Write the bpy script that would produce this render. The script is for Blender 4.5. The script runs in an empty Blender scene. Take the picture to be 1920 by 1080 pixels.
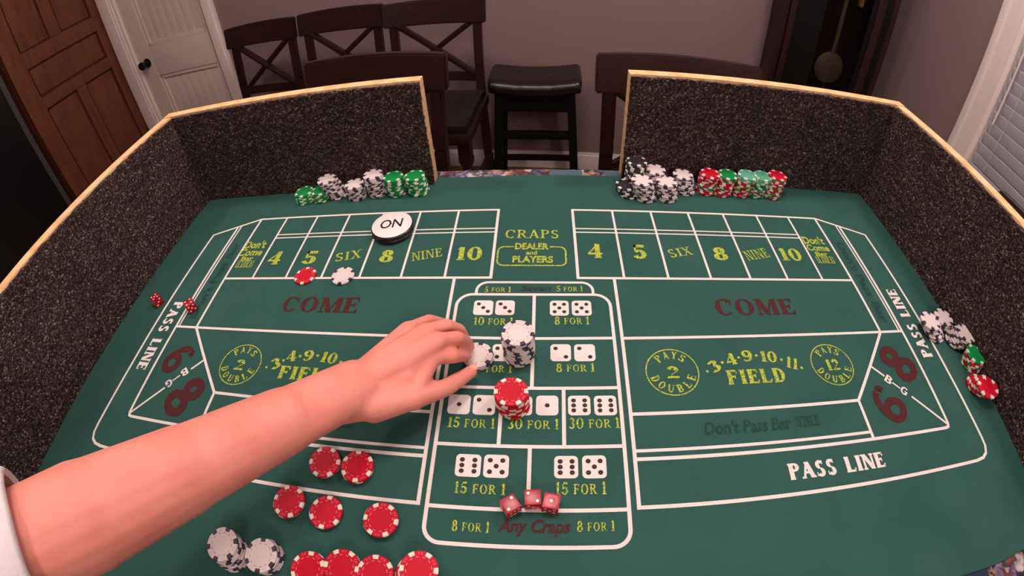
import bpy, bmesh, math, random
from mathutils import Vector, Matrix
import numpy as np
random.seed(7)
sc = bpy.context.scene
COL = sc.collection
PI = math.pi
# ------------------------------------------------------------------ camera
# wide action-camera lens: true angle = polynomial of the distance from the picture centre
Q = [0.8008724835278971, 0.09221336873198925, -0.06285590310008164, 1.0995942003166783, 0.1957054289536294, -0.32868352968327014, 0.1157289761890647]
TZ = 0.91                                   # height of the felt
CAM = np.array([0.0119, 0.0, TZ + 0.49])
def _axes():
    p, y, r = Q[:3]
    cp, sp = math.cos(p), math.sin(p)
    f = np.array([0, cp, -sp]); u = np.array([0, sp, cp]); ri = np.array([1., 0, 0])
    Zm = np.array([[math.cos(y), -math.sin(y), 0], [math.sin(y), math.cos(y), 0], [0, 0, 1]])
    f, u, ri = Zm @ f, Zm @ u, Zm @ ri
    return math.cos(r)*ri + math.sin(r)*u, -math.sin(r)*ri + math.cos(r)*u, f
RI, UP, FW = _axes()
def ray(px, py):
    x = px-960; y = 540-py; r = math.hypot(x, y)/1000+1e-9
    th = Q[3]*r+Q[4]*r**2+Q[5]*r**3+Q[6]*r**4; k = math.sin(th)/r/1000
    return x*k*RI + y*k*UP + math.cos(th)*FW
def at(px, py, z=TZ):                        # point of height z seen at a pixel
    d = ray(px, py); return CAM + d*(z-CAM[2])/d[2]
def aty(px, py, y):
    d = ray(px, py); return CAM + d*(y-CAM[1])/d[1]
cam = bpy.data.cameras.new('camera'); co = bpy.data.objects.new('camera', cam); COL.objects.link(co)
co.matrix_world = Matrix(((RI[0], UP[0], -FW[0], CAM[0]), (RI[1], UP[1], -FW[1], CAM[1]), (RI[2], UP[2], -FW[2], CAM[2]), (0, 0, 0, 1)))
cam.type = 'PANO'; cam.sensor_width = 36; cam.sensor_height = 20.25; cam.sensor_fit = 'HORIZONTAL'
cam.clip_start = 0.01
cc = cam
cc.panorama_type = 'FISHEYE_LENS_POLYNOMIAL'; cc.fisheye_fov = PI
cc.fisheye_polynomial_k0 = 0
S = 18.75
cc.fisheye_polynomial_k1 = -Q[3]/S; cc.fisheye_polynomial_k2 = -Q[4]/S**2
cc.fisheye_polynomial_k3 = -Q[5]/S**3; cc.fisheye_polynomial_k4 = -Q[6]/S**4
sc.camera = co
# ------------------------------------------------------------------ light and exposure
w = bpy.data.worlds.new('world'); sc.world = w; w.use_nodes = True
w.node_tree.nodes['Background'].inputs[0].default_value = (0.9, 0.8, 0.9, 1)
w.node_tree.nodes['Background'].inputs[1].default_value = 0.02
def lamp(name, kind, loc, energy, color, size, rot=(0, 0, 0)):
    l = bpy.data.lights.new(name, kind); l.energy = energy; l.color = color
    if kind == 'AREA': l.shape = 'DISK'; l.size = size
    else: l.shadow_soft_size = size
    o = bpy.data.objects.new(name, l); COL.objects.link(o); o.location = loc; o.rotation_euler = rot
    return o
lamp('ceiling_light', 'POINT', (-0.05, 0.62, 2.45), 31, (1, 0.82, 0.79), 0.15)
lamp('added_wall_fill', 'POINT', (-1.3, 0.9, 2.45), 27, (1, 0.80, 0.75), 0.08)  # added lamp without a fixture, brightens the door side of the background
lamp('added_wall_fill', 'POINT', (0.95, 0.95, 2.45), 30, (1, 0.84, 0.84), 0.08)  # second added fill, brightens the back wall and window side
lamp('room_light', 'POINT', (0.4, -1.3, 2.3), 40, (1, 0.82, 0.78), 0.2)
sc.view_settings.view_transform = 'Standard'; sc.view_settings.look = 'None'
sc.view_settings.gamma = 1; sc.view_settings.use_curve_mapping = False
sc.view_settings.exposure = 0.0

# ------------------------------------------------------------------ materials
def lin(c): return tuple(((v/255)/12.92 if v/255 <= .04045 else ((v/255+.055)/1.055)**2.4) for v in c)
def mat(name, rgb, rough=.6, spec=.5, metal=0, noise=None, bump=None, coat=0, trans=0, tex='OBJECT'):
    """noise=(scale, rgb2, amount low, high[, stretch]); bump=(scale, strength)"""
    m = bpy.data.materials.new(name); m.use_nodes = True; nt = m.node_tree; b = nt.nodes['Principled BSDF']
    c = (*lin(rgb), 1)
    b.inputs['Base Color'].default_value = c; b.inputs['Roughness'].default_value = rough
    b.inputs['Specular IOR Level'].default_value = spec; b.inputs['Metallic'].default_value = metal
    b.inputs['Coat Weight'].default_value = coat; b.inputs['Transmission Weight'].default_value = trans
    tc = nt.nodes.new('ShaderNodeTexCoord'); mp = nt.nodes.new('ShaderNodeMapping')
    nt.links.new(tc.outputs['Object'], mp.inputs[0])
    if noise:
        n = nt.nodes.new('ShaderNodeTexNoise'); n.inputs['Scale'].default_value = noise[0]; n.inputs['Detail'].default_value = 5
        if len(noise) > 4: mp.inputs['Scale'].default_value = noise[4]
        nt.links.new(mp.outputs[0], n.inputs['Vector'])
        r = nt.nodes.new('ShaderNodeValToRGB'); r.color_ramp.elements[0].position = noise[2]; r.color_ramp.elements[1].position = noise[3]
        r.color_ramp.elements[0].color = c; r.color_ramp.elements[1].color = (*lin(noise[1]), 1)
        nt.links.new(n.outputs[0], r.inputs[0]); nt.links.new(r.outputs[0], b.inputs['Base Color'])
    if bump:
        n2 = nt.nodes.new('ShaderNodeTexNoise'); n2.inputs['Scale'].default_value = bump[0]; n2.inputs['Detail'].default_value = 3
        nt.links.new(mp.outputs[0], n2.inputs['Vector'])
        bp = nt.nodes.new('ShaderNodeBump'); bp.inputs['Strength'].default_value = bump[1]; bp.inputs['Distance'].default_value = .002
        nt.links.new(n2.outputs[0], bp.inputs['Height']); nt.links.new(bp.outputs[0], b.inputs['Normal'])
    return m
M = {}
M['felt'] = mat('felt', (44, 83, 77), .95, .1, noise=(9, (53, 92, 84), .3, .75), bump=(900, .25))
M['white_print'] = mat('white_print', (230, 221, 216), .8, .2, noise=(400, (200, 200, 195), .55, .75))
M['yellow_print'] = mat('yellow_print', (190, 198, 66), .8, .2, noise=(420, (96, 138, 66), .44, .62))
M['red_print'] = mat('red_print', (80, 38, 40), .9, .1, noise=(200, (74, 52, 50), .45, .7))
M['faded_print'] = mat('faded_print', (52, 52, 52), .9, .1, noise=(300, (50, 72, 66), .4, .65))
M['dark_print'] = mat('dark_print', (36, 66, 62), .9, .1, noise=(200, (44, 80, 72), .45, .7))
M['pip_print'] = mat('pip_print', (62, 56, 54), .9, .1)
M['chip_white'] = mat('chip_white', (222, 210, 207), .55, .25)
M['chip_black'] = mat('chip_black', (48, 42, 48), .55, .25)
M['chip_navy'] = mat('chip_navy', (50, 46, 66), .4, .5)
M['chip_red'] = mat('chip_red', (188, 4, 40), .55, .25)
M['chip_green'] = mat('chip_green', (14, 136, 66), .55, .25)
M['chip_pale_green'] = mat('chip_pale_green', (88, 168, 136), .55, .25)
M['chip_spot'] = mat('chip_spot', (222, 222, 206), .55, .25)
M['dash_pink'] = mat('dash_pink', (235, 130, 140), .5)
M['dash_grey'] = mat('dash_grey', (140, 135, 140), .5)
M['puck_black'] = mat('puck_black', (34, 26, 28), .35, .5)
M['puck_white'] = mat('puck_white', (240, 232, 228), .35, .5)
M['ink'] = mat('ink', (20, 18, 18), .5)
M['pine'] = mat('pine', (240, 200, 150), .6, .3, noise=(14, (216, 166, 112), .45, .7, (3, 3, 14)), bump=(60, .2))
M['ply'] = mat('ply', (190, 150, 108), .7, .3, noise=(30, (160, 120, 82), .4, .7))
M['wall'] = mat('wall', (136, 116, 112), .9, .2, bump=(220, .15))
M['trimw'] = mat('trimw', (232, 222, 214), .5, .4)
M['doorw'] = mat('doorw', (214, 200, 188), .5, .4)
M['ceilingw'] = mat('ceilingw', (215, 208, 200), .9, .2)
M['floorw'] = mat('floorw', (120, 82, 62), .4, .5, noise=(8, (92, 60, 44), .3, .7, (1, 9, 1)))
M['dwood'] = mat('dwood', (44, 17, 14), .34, .5, noise=(7, (28, 11, 9), .3, .75, (2, 2, 9)), coat=.25)
M['bwood'] = mat('bwood', (118, 66, 42), .45, .45, noise=(5, (84, 44, 28), .3, .75, (7, 7, 1)), coat=.1)
M['leather'] = mat('leather', (24, 18, 20), .3, .5, noise=(14, (33, 23, 24), .4, .7), bump=(160, .25))
M['black'] = mat('black', (18, 17, 18), .3, .5)
M['dgrey'] = mat('dgrey', (70, 66, 66), .4, .5)
M['cwood'] = mat('cwood', (46, 15, 15), .5, .35, noise=(5, (28, 11, 11), .3, .75, (6, 6, 1)))
M['cdark'] = mat('cdark', (12, 8, 9), .5, .2)
M['navy_cloth'] = mat('navy_cloth', (44, 52, 74), .9, .1, bump=(300, .3))
M['teal_cloth'] = mat('teal_cloth', (78, 98, 108), .9, .1, bump=(300, .3))
M['brass'] = mat('brass', (200, 160, 84), .28, .5, metal=1)
M['obrass'] = mat('obrass', (92, 78, 60), .6, .5, metal=.6)
M['bronze'] = mat('bronze', (42, 32, 34), .35, .5, metal=.6)
M['skin'] = mat('skin', (232, 152, 136), .55, .3, noise=(26, (226, 138, 122), .35, .7), bump=(240, .12))
M['skin'].node_tree.nodes['Principled BSDF'].inputs['Subsurface Weight'].default_value = .15
M['skin'].node_tree.nodes['Principled BSDF'].inputs['Subsurface Radius'].default_value = (.01, .004, .002)
M['nail'] = mat('nail', (240, 180, 165), .3, .5)
M['shirt'] = mat('shirt', (236, 230, 230), .9, .2, bump=(500, .3))
M['slat'] = mat('slat', (214, 212, 222), .5, .4)
M['die_red'] = mat('die_red', (206, 6, 34), .3, .35, trans=.5)
M['die_pip'] = mat('die_pip', (240, 225, 225), .4)
M['die_frost'] = mat('die_frost', (232, 120, 140), .6)
def glassmat():
    m = bpy.data.materials.new('glass'); m.use_nodes = True; b = m.node_tree.nodes['Principled BSDF']
    b.inputs['Transmission Weight'].default_value = 1; b.inputs['Roughness'].default_value = .02; b.inputs['IOR'].default_value = 1.1
    b.inputs['Base Color'].default_value = (.8, .8, .8, 1); return m
M['glass'] = glassmat()
def carpetmat():
    m = bpy.data.materials.new('carpet'); m.use_nodes = True; nt = m.node_tree; b = nt.nodes['Principled BSDF']
    b.inputs['Roughness'].default_value = 1; b.inputs['Specular IOR Level'].default_value = .1
    tc = nt.nodes.new('ShaderNodeTexCoord')
    v = nt.nodes.new('ShaderNodeTexVoronoi'); v.inputs['Scale'].default_value = 370
    nt.links.new(tc.outputs['Object'], v.inputs['Vector'])
    sep = nt.nodes.new('ShaderNodeSeparateColor'); nt.links.new(v.outputs['Color'], sep.inputs[0])
    r = nt.nodes.new('ShaderNodeValToRGB'); e = r.color_ramp.elements
    e[0].position = 0; e[0].color = (*lin((50, 40, 41)), 1); e[1].position = 1; e[1].color = (*lin((176, 152, 136)), 1)
    for p, c in ((.45, (72, 58, 58)), (.76, (96, 79, 76)), (.93, (124, 106, 100))):
        k = e.new(p); k.color = (*lin(c), 1)
    nt.links.new(sep.outputs[0], r.inputs[0])
    n = nt.nodes.new('ShaderNodeTexNoise'); n.inputs['Scale'].default_value = 14; nt.links.new(tc.outputs['Object'], n.inputs['Vector'])
    mx = nt.nodes.new('ShaderNodeMix'); mx.data_type = 'RGBA'; mx.blend_type = 'MULTIPLY'; mx.inputs[0].default_value = .5
    nt.links.new(r.outputs[0], mx.inputs[6]); nt.links.new(n.outputs[0], mx.inputs[7]); nt.links.new(mx.outputs[2], b.inputs['Base Color'])
    bp = nt.nodes.new('ShaderNodeBump'); bp.inputs['Strength'].default_value = .7; bp.inputs['Distance'].default_value = .003; bp.invert = True
    nt.links.new(v.outputs['Distance'], bp.inputs['Height']); nt.links.new(bp.outputs[0], b.inputs['Normal'])
    return m
M['carpet'] = carpetmat()
def clothmat():
    m = bpy.data.materials.new('floral_cloth'); m.use_nodes = True; nt = m.node_tree; b = nt.nodes['Principled BSDF']
    b.inputs['Roughness'].default_value = .9
    tc = nt.nodes.new('ShaderNodeTexCoord'); n = nt.nodes.new('ShaderNodeTexNoise'); n.inputs['Scale'].default_value = 60; n.inputs['Detail'].default_value = 1
    nt.links.new(tc.outputs['Object'], n.inputs['Vector'])
    v = nt.nodes.new('ShaderNodeTexVoronoi'); v.inputs['Scale'].default_value = 75
    mx = nt.nodes.new('ShaderNodeMix'); mx.data_type = 'RGBA'; mx.inputs[0].default_value = .03
    nt.links.new(tc.outputs['Object'], mx.inputs[6]); nt.links.new(n.outputs['Color'], mx.inputs[7]); nt.links.new(mx.outputs[2], v.inputs['Vector'])
    sep = nt.nodes.new('ShaderNodeSeparateColor'); nt.links.new(v.outputs['Color'], sep.inputs[0])
    r = nt.nodes.new('ShaderNodeValToRGB'); r.color_ramp.interpolation = 'CONSTANT'; e = r.color_ramp.elements
    cols = [(40, 44, 66), (104, 92, 128), (178, 140, 104), (150, 130, 150), (120, 70, 66), (200, 190, 190), (70, 84, 70)]
    e[0].color = (*lin(cols[0]), 1); e[1].position = .15; e[1].color = (*lin(cols[1]), 1)
    for i, c in enumerate(cols[2:]): k = e.new(.30+.14*i); k.color = (*lin(c), 1)
    nt.links.new(sep.outputs[0], r.inputs[0])
    r2 = nt.nodes.new('ShaderNodeValToRGB'); r2.color_ramp.elements[0].position = .2; r2.color_ramp.elements[0].color = (1, 1, 1, 1)
    r2.color_ramp.elements[1].position = .75; r2.color_ramp.elements[1].color = (.35, .3, .4, 1)
    nt.links.new(v.outputs['Distance'], r2.inputs[0])
    m2 = nt.nodes.new('ShaderNodeMix'); m2.data_type = 'RGBA'; m2.blend_type = 'MULTIPLY'; m2.inputs[0].default_value = 1
    nt.links.new(r.outputs[0], m2.inputs[6]); nt.links.new(r2.outputs[0], m2.inputs[7]); nt.links.new(m2.outputs[2], b.inputs['Base Color'])
    return m
M['cloth'] = clothmat()

# ------------------------------------------------------------------ mesh helpers
def tag(o, label=None, cat=None, group=None, kind=None):
    if label: o['label'] = label
    if cat: o['category'] = cat
    if group: o['group'] = group
    if kind: o['kind'] = kind
    return o
def link(name, me, parent=None, loc=None):
    o = bpy.data.objects.new(name, me); COL.objects.link(o)
    if parent: o.parent = parent
    if loc is not None: o.location = loc
    return o
def empty(name, loc=(0, 0, 0), rz=0):
    o = bpy.data.objects.new(name, None); COL.objects.link(o); o.location = loc; o.rotation_euler = (0, 0, rz); o.empty_display_size = .05
    return o
def finish(bm, mats, smooth=False, name='m'):
    bmesh.ops.recalc_face_normals(bm, faces=bm.faces)
    me = bpy.data.meshes.new(name); bm.to_mesh(me); bm.free()
    for m in (mats if isinstance(mats, (list, tuple)) else [mats]): me.materials.append(M[m])
    if smooth:
        for p in me.polygons: p.use_smooth = True
        if smooth != 'all':
            me.set_sharp_from_angle(angle=math.radians(24 if name == 'chip' or name == 'chip_body' else 38))
    return me
def obj(name, bm, mats, parent=None, loc=None, smooth=True):
    return link(name, finish(bm, mats, smooth, name), parent, loc)
def box(bm, x0, x1, y0, y1, z0, z1, bev=0, m=None, mi=0):
    vs = [Vector((x, y, z)) for z in (z0, z1) for y in (y0, y1) for x in (x0, x1)]
    if m is not None: vs = [m @ v for v in vs]
    b2 = bmesh.new(); V = [b2.verts.new(v) for v in vs]
    for f in ((0, 2, 3, 1), (4, 5, 7, 6), (0, 1, 5, 4), (2, 6, 7, 3), (0, 4, 6, 2), (1, 3, 7, 5)): b2.faces.new([V[i] for i in f])
    if bev: bmesh.ops.bevel(b2, geom=list(b2.edges), offset=bev, segments=2, affect='EDGES', profile=.7)
    merge(bm, b2, mi)
def merge(bm, b2, mi=0):
    b2.verts.index_update(); base = [bm.verts.new(v.co) for v in b2.verts]
    for f in b2.faces:
        nf = bm.faces.new([base[v.index] for v in f.verts]); nf.material_index = mi or f.material_index
    b2.free()
def bar(bm, p0, p1, w, d, bev=.003, up=(0, 0, 1), w1=None, d1=None):
    """square bar from p0 to p1, width w along side axis, d along the other; may taper"""
    p0, p1 = Vector(p0), Vector(p1); z = (p1-p0).normalized(); x = Vector(up).cross(z)
    if x.length < 1e-4: x = Vector((1, 0, 0))
    x.normalize(); y = z.cross(x); w1 = w1 or w; d1 = d1 or d
    b2 = bmesh.new(); V = []
    for p, a, b in ((p0, w, d), (p1, w1, d1)):
        for s, t in ((-1, -1), (1, -1), (1, 1), (-1, 1)): V.append(b2.verts.new(p+x*s*a/2+y*t*b/2))
    b2.faces.new(V[3::-1]); b2.faces.new(V[4:])
    for i in range(4): b2.faces.new((V[i], V[(i+1) % 4], V[4+(i+1) % 4], V[4+i]))
    if bev: bmesh.ops.bevel(b2, geom=list(b2.edges), offset=bev, segments=2, affect='EDGES')
    merge(bm, b2)
def lathe(bm, prof, n=24, m=Matrix(), mi=None, cap=True):
    rings = []
    for r, z in prof:
        rings.append([bm.verts.new(m @ Vector((r*math.cos(2*PI*i/n), r*math.sin(2*PI*i/n), z))) for i in range(n)])
    for a, b in zip(rings, rings[1:]):
        for i in range(n):
            f = bm.faces.new((a[i], a[(i+1) % n], b[(i+1) % n], b[i]))
            if mi is not None: f.material_index = mi
    if cap:
        for rg in (rings[0][::-1], rings[-1]):
            f = bm.faces.new(rg)
            if mi is not None: f.material_index = mi
def axis_m(p0, p1):
    z = (Vector(p1)-Vector(p0)); q = z.to_track_quat('Z', 'Y').to_matrix().to_4x4(); q.translation = Vector(p0); return q
def rod(bm, p0, p1, r, n=14, r1=None):
    L = (Vector(p1)-Vector(p0)).length; lathe(bm, [(r, 0), (r1 or r, L)], n, axis_m(p0, p1))
def B(): return bmesh.new()

# ------------------------------------------------------------------ room
WA = math.radians(-4); WP = Vector((0, 2.31, 0))
RW = Matrix.Translation(WP) @ Matrix.Rotation(WA, 4, 'Z')       # back wall frame: x along the wall, y behind it
XR = 1.8
def struct(name, bm, m, parent=None, smooth=True, mat4=None):
    o = obj(name, bm, m, parent, None, smooth)
    if mat4 is not None: o.matrix_world = mat4
    if parent is None: o['kind'] = 'structure'
    return o
b = B(); box(b, -3.2, 2.6, -2.6, 2.9, -.05, 0); struct('floor', b, 'floorw')
b = B(); box(b, -3.4, 2.6, -2.6, 2.9, 2.6, 2.65); struct('ceiling', b, 'ceilingw')
b = B()
DL, DR = -2.66, -1.84                                                # door opening in the back wall
box(b, -3.4, DL, 0, .12, 0, 2.6); box(b, DR, 2.2, 0, .12, 0, 2.6); box(b, DL, DR, 0, .12, 2.06, 2.6)
struct('wall_back', b, 'wall', mat4=RW)
AA = math.radians(83); AP = Vector((-2.736, 2.501, 0))
LW = Matrix.Translation(AP) @ Matrix.Rotation(AA, 4, 'Z')           # left side frame: -x runs from the corner toward the camera, +y away from the room
b = B(); box(b, -5.2, .05, .62, .72, 0, 2.6); struct('wall_left', b, 'wall', mat4=LW)
b = B()
WY0, WY1, WZ0, WZ1 = .35, 1.42, .45, 2.05
box(b, XR, XR+.12, -2.6, WY0, 0, 2.6); box(b, XR, XR+.12, WY1, 2.9, 0, 2.6)
box(b, XR, XR+.12, WY0, WY1, 0, WZ0); box(b, XR, XR+.12, WY0, WY1, WZ1, 2.6)
struct('wall_right', b, 'wall')
b = B(); box(b, -3.4, 2.6, -2.7, -2.6, 0, 2.6); struct('wall_front', b, 'wall')
b = B(); box(b, DR+.09, 2.1, -.016, 0, 0, .09, .003); box(b, DR+.09, 2.1, -.01, 0, .08, .105, .004)
struct('baseboard_back', b, 'trimw', mat4=RW)
b = B(); box(b, XR-.016, XR, -2.5, 2.2, 0, .1, .003); struct('baseboard_right', b, 'trimw')
# door in the back wall
dr = empty('door_1'); dr.matrix_world = RW; tag(dr, 'white two-panel interior door with beadboard panels and dark knob', None, None, 'structure')
b = B()
LY = .012
box(b, -2.575, -2.43, LY, LY+.04, .01, 2.04, .003); box(b, -1.895, -1.86, LY, LY+.04, .01, 2.04, .003)
box(b, -1.905, -1.86, LY, LY+.04, .01, 2.04, .003)
box(b, -2.43, -1.895, LY, LY+.04, .79, .99, .004); box(b, -2.43, -1.895, LY, LY+.04, .01, .25, .004); box(b, -2.43, -1.895, LY, LY+.04, 1.92, 2.04, .004)
struct('door_frame', b, 'doorw', dr)
b = B()
for z0, z1 in ((.25, .79), (.99, 1.92)):
    for (x0, x1, a0, a1) in ((-2.43, -2.405, z0, z1), (-1.92, -1.895, z0, z1), (-2.43, -1.895, z0, z0+.025), (-2.43, -1.895, z1-.025, z1)):
        box(b, x0, x1, LY+.006, LY+.03, a0, a1, .005)
struct('panel_moulding', b, 'doorw', dr)
for z0, z1 in ((.27, .77), (1.01, 1.90)):
    for i in range(7):
        b = B(); x0 = -2.408+i*.0704; box(b, x0+.002, x0+.0685, LY+.016, LY+.03, z0, z1, .003); struct('bead_plank', b, 'doorw', dr)
b = B(); lathe(b, [(.001, 0), (.032, 0), (.032, .006), (.012, .01), (.011, .035), (.022, .042), (.029, .055), (.026, .068), (.012, .075), (.001, .076)], 20, Matrix.Translation((-2.49, LY, .895)) @ Matrix.Rotation(PI/2, 4, 'X'), cap=False)
o = struct('door_handle', b, 'bronze', dr); o['label'] = 'dark bronze round knob'
b = B()
for x0, x1 in ((-2.73, -2.60), (-1.86, -1.775)):
    box(b, x0, x1, -.018, 0.0, 0, 2.12, .004); box(b, x0+.02, x1-.02, -.024, -.01, 0, 2.12, .004)
box(b, -2.73, -1.775, -.018, 0, 2.045, 2.13, .004)
box(b, -2.60, -2.575, -.01, .1, 0, 2.06); box(b, -1.862, -1.84, -.01, .1, 0, 2.06)
struct('trim_1', b, 'trimw', mat4=RW)
# window in the right wall
wn = empty('window_1', (0, 0, 0)); tag(wn, 'white cased window with closed horizontal blinds', None, None, 'structure')
b = B(); c0 = XR-.02
for y0, y1 in ((WY1-.005, WY1+.105), (WY0-.105, WY0+.005)):
    box(b, c0, XR, y0, y1, WZ0-.1, WZ1+.1, .004); box(b, c0-.008, XR, y0+.07 if y0 > 1 else y0+.01, y1-.01 if y0 > 1 else y1-.07, WZ0-.1, WZ1+.1, .004)
box(b, c0, XR, WY0, WY1, WZ1, WZ1+.1, .004); box(b, c0-.03, XR, WY0-.12, WY1+.12, WZ0-.03, WZ0, .005)
struct('window_casing', b, 'trimw', wn)
b = B()
box(b, XR, XR+.12, WY1-.03, WY1, WZ0, WZ1); box(b, XR, XR+.12, WY0, WY0+.03, WZ0, WZ1); box(b, XR, XR+.12, WY0, WY1, WZ1-.03, WZ1); box(b, XR, XR+.12, WY0, WY1, WZ0, WZ0+.03)
box(b, XR+.07, XR+.10, WY0, WY1, 1.22, 1.27)
struct('window_frame', b, 'trimw', wn)
b = B(); box(b, XR+.085, XR+.09, WY0+.03, WY1-.03, WZ0+.03, WZ1-.03); struct('window_pane', b, 'glass', wn)
bl = empty('window_blind', (XR+.018, (WY0+WY1)/2, 0)); tag(bl, 'pale horizontal slatted blind closed over the cased window', 'blind')
hw = (WY1-WY0)/2-.04
sl = B(); mt = Matrix.Rotation(math.radians(-21), 4, 'Y'); box(sl, -.0015, .0015, -hw, hw, -.027, .027, .001, mt)
slm = finish(sl, 'slat', True, 'slat')
z = WZ0+.06
while z < WZ1-.06:
    link('slat', slm, bl, (0, 0, z)); z += .0482
b = B(); box(b, -.02, .02, -hw, hw, WZ1-.07, WZ1-.032, .003); obj('head_rail', b, 'slat', bl)
b = B(); rod(b, (-.035, hw-.035, .925), (-.03, hw-.035, 1.95), .0042, 8); obj('tilt_wand', b, 'trimw', bl)
b = B()
for yy in (hw-.09, 0, -hw+.09): rod(b, (-.022, yy, WZ0+.05), (-.022, yy, WZ1-.06), .0008, 6)
obj('ladder_cord', b, 'slat', bl)

# tall brown cabinet on the left and the black refrigerator next to it
cb = empty('tall_cabinet'); cb.matrix_world = LW; tag(cb, 'tall reddish-brown wooden cabinet with recessed panels beside the white door', 'cabinet')
b = B(); box(b, -.76, -.005, .03, .60, .0, 2.1, .003); obj('body', b, 'bwood', cb)
b = B()
F0, F1 = 0, .03
box(b, -.76, -.64, F0, F1, 0, 2.1, .004); box(b, -.075, -.005, F0, F1, 0, 2.1, .004)
for z0, z1 in ((0, .14), (.955, 1.03), (1.22, 1.315), (1.95, 2.1)): box(b, -.64, -.075, F0, F1, z0, z1, .004)
box(b, -.41, -.325, F0, F1, 1.315, 1.95, .004); box(b, -.39, -.315, F0, F1, .14, .955, .004)
obj('door_frame', b, 'bwood', cb)
for x0, x1, z0, z1 in ((-.64, -.41, 1.315, 1.95), (-.325, -.075, 1.315, 1.95), (-.64, -.075, 1.03, 1.22), (-.64, -.39, .14, .955), (-.315, -.075, .14, .955)):
    b = B(); box(b, x0+.012, x1-.012, .012, .03, z0+.012, z1-.012, .008); obj('door_panel', b, 'bwood', cb)
fr = empty('refrigerator'); fr.matrix_world = LW; tag(fr, 'black refrigerator with grey edge beside the brown cabinet', 'refrigerator')
b = B(); box(b, -1.62, -.86, .0, .58, .02, 1.78, .006); obj('body', b, 'black', fr)
b = B(); box(b, -1.62, -.87, -.07, -.005, .05, 1.76, .012); obj('door', b, 'black', fr)
b = B(); box(b, -.869, -.83, -.05, 0, .05, 1.76, .006); o = obj('edge_trim', b, 'dgrey', fr); o['label'] = 'dark grey edge strip'
b = B(); bar(b, (-1.54, -.11, .6), (-1.54, -.11, 1.2), .02, .02, .006); obj('handle', b, 'dgrey', fr)

# grandfather clock against the back wall
ck = empty('grandfather_clock', (1.30, 1.96, 0), math.radians(-14)); tag(ck, 'dark cherry longcase clock with brass pendulum behind glass', 'clock')
b = B()
box(b, -.30, .30, 0, .26, 0, .5, .006); box(b, -.32, .32, -.015, .27, .46, .5, .006); box(b, -.30, .30, -.01, .27, 0, .1, .008)
obj('plinth', b, 'cwood', ck)
b = B()
box(b, -.285, -.25, .0, .26, .5, 1.62, .004); box(b, .25, .285, .0, .26, .5, 1.62, .004); box(b, -.25, .25, .24, .26, .5, 1.62)
box(b, -.25, .25, .0, .24, .5, .53); box(b, -.25, .25, 0, .24, 1.59, 1.62)
obj('trunk', b, 'cwood', ck)
b = B(); box(b, .17, .21, -.02, -.01, .5, 1.6, .003); box(b, -.25, -.22, -.02, -.01, .5, 1.6, .003); obj('trunk_moulding', b, 'cwood', ck)
b = B()
box(b, -.25, -.08, -.012, .01, .53, 1.59, .004); box(b, .145, .25, -.012, .01, .53, 1.59, .004); box(b, -.08, .145, -.012, .01, .53, .60, .004); box(b, -.08, .145, -.012, .01, 1.52, 1.59, .004)
obj('trunk_door', b, 'cdark', ck)
b = B(); box(b, -.085, .15, -.004, .0, .59, 1.53); obj('glass_pane', b, 'glass', ck)
b = B(); box(b, -.31, .31, -.02, .27, 1.62, 2.15, .01); box(b, -.34, .34, -.04, .28, 2.11, 2.17, .01); obj('hood', b, 'cwood', ck)
b = B()
lathe(b, [(.001, -.006), (.07, -.006), (.078, -.002), (.078, .002), (.07, .006), (.001, .008)], 36, Matrix.Translation((.04, .07, .805)) @ Matrix.Rotation(PI/2, 4, 'X'), cap=False)
box(b, .03, .05, .066, .074, .87, 1.6, .001); rod(b, (.04, .07, .70), (.04, .07, .73), .004, 8)
obj('pendulum', b, 'obrass', ck)
for xx, zz in ((.10, 1.13), (.0, 1.2), (-.05, 1.25)):
    b = B(); lathe(b, [(.003, -.012), (.012, -.002), (.022, 0), (.022, .17), (.006, .18), (.002, .4)], 20, Matrix.Translation((xx, .035, zz)), cap=True); obj('weight', b, 'brass', ck)

ck.scale = (.93, 1, 1); ck.location.x = 1.325
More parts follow.
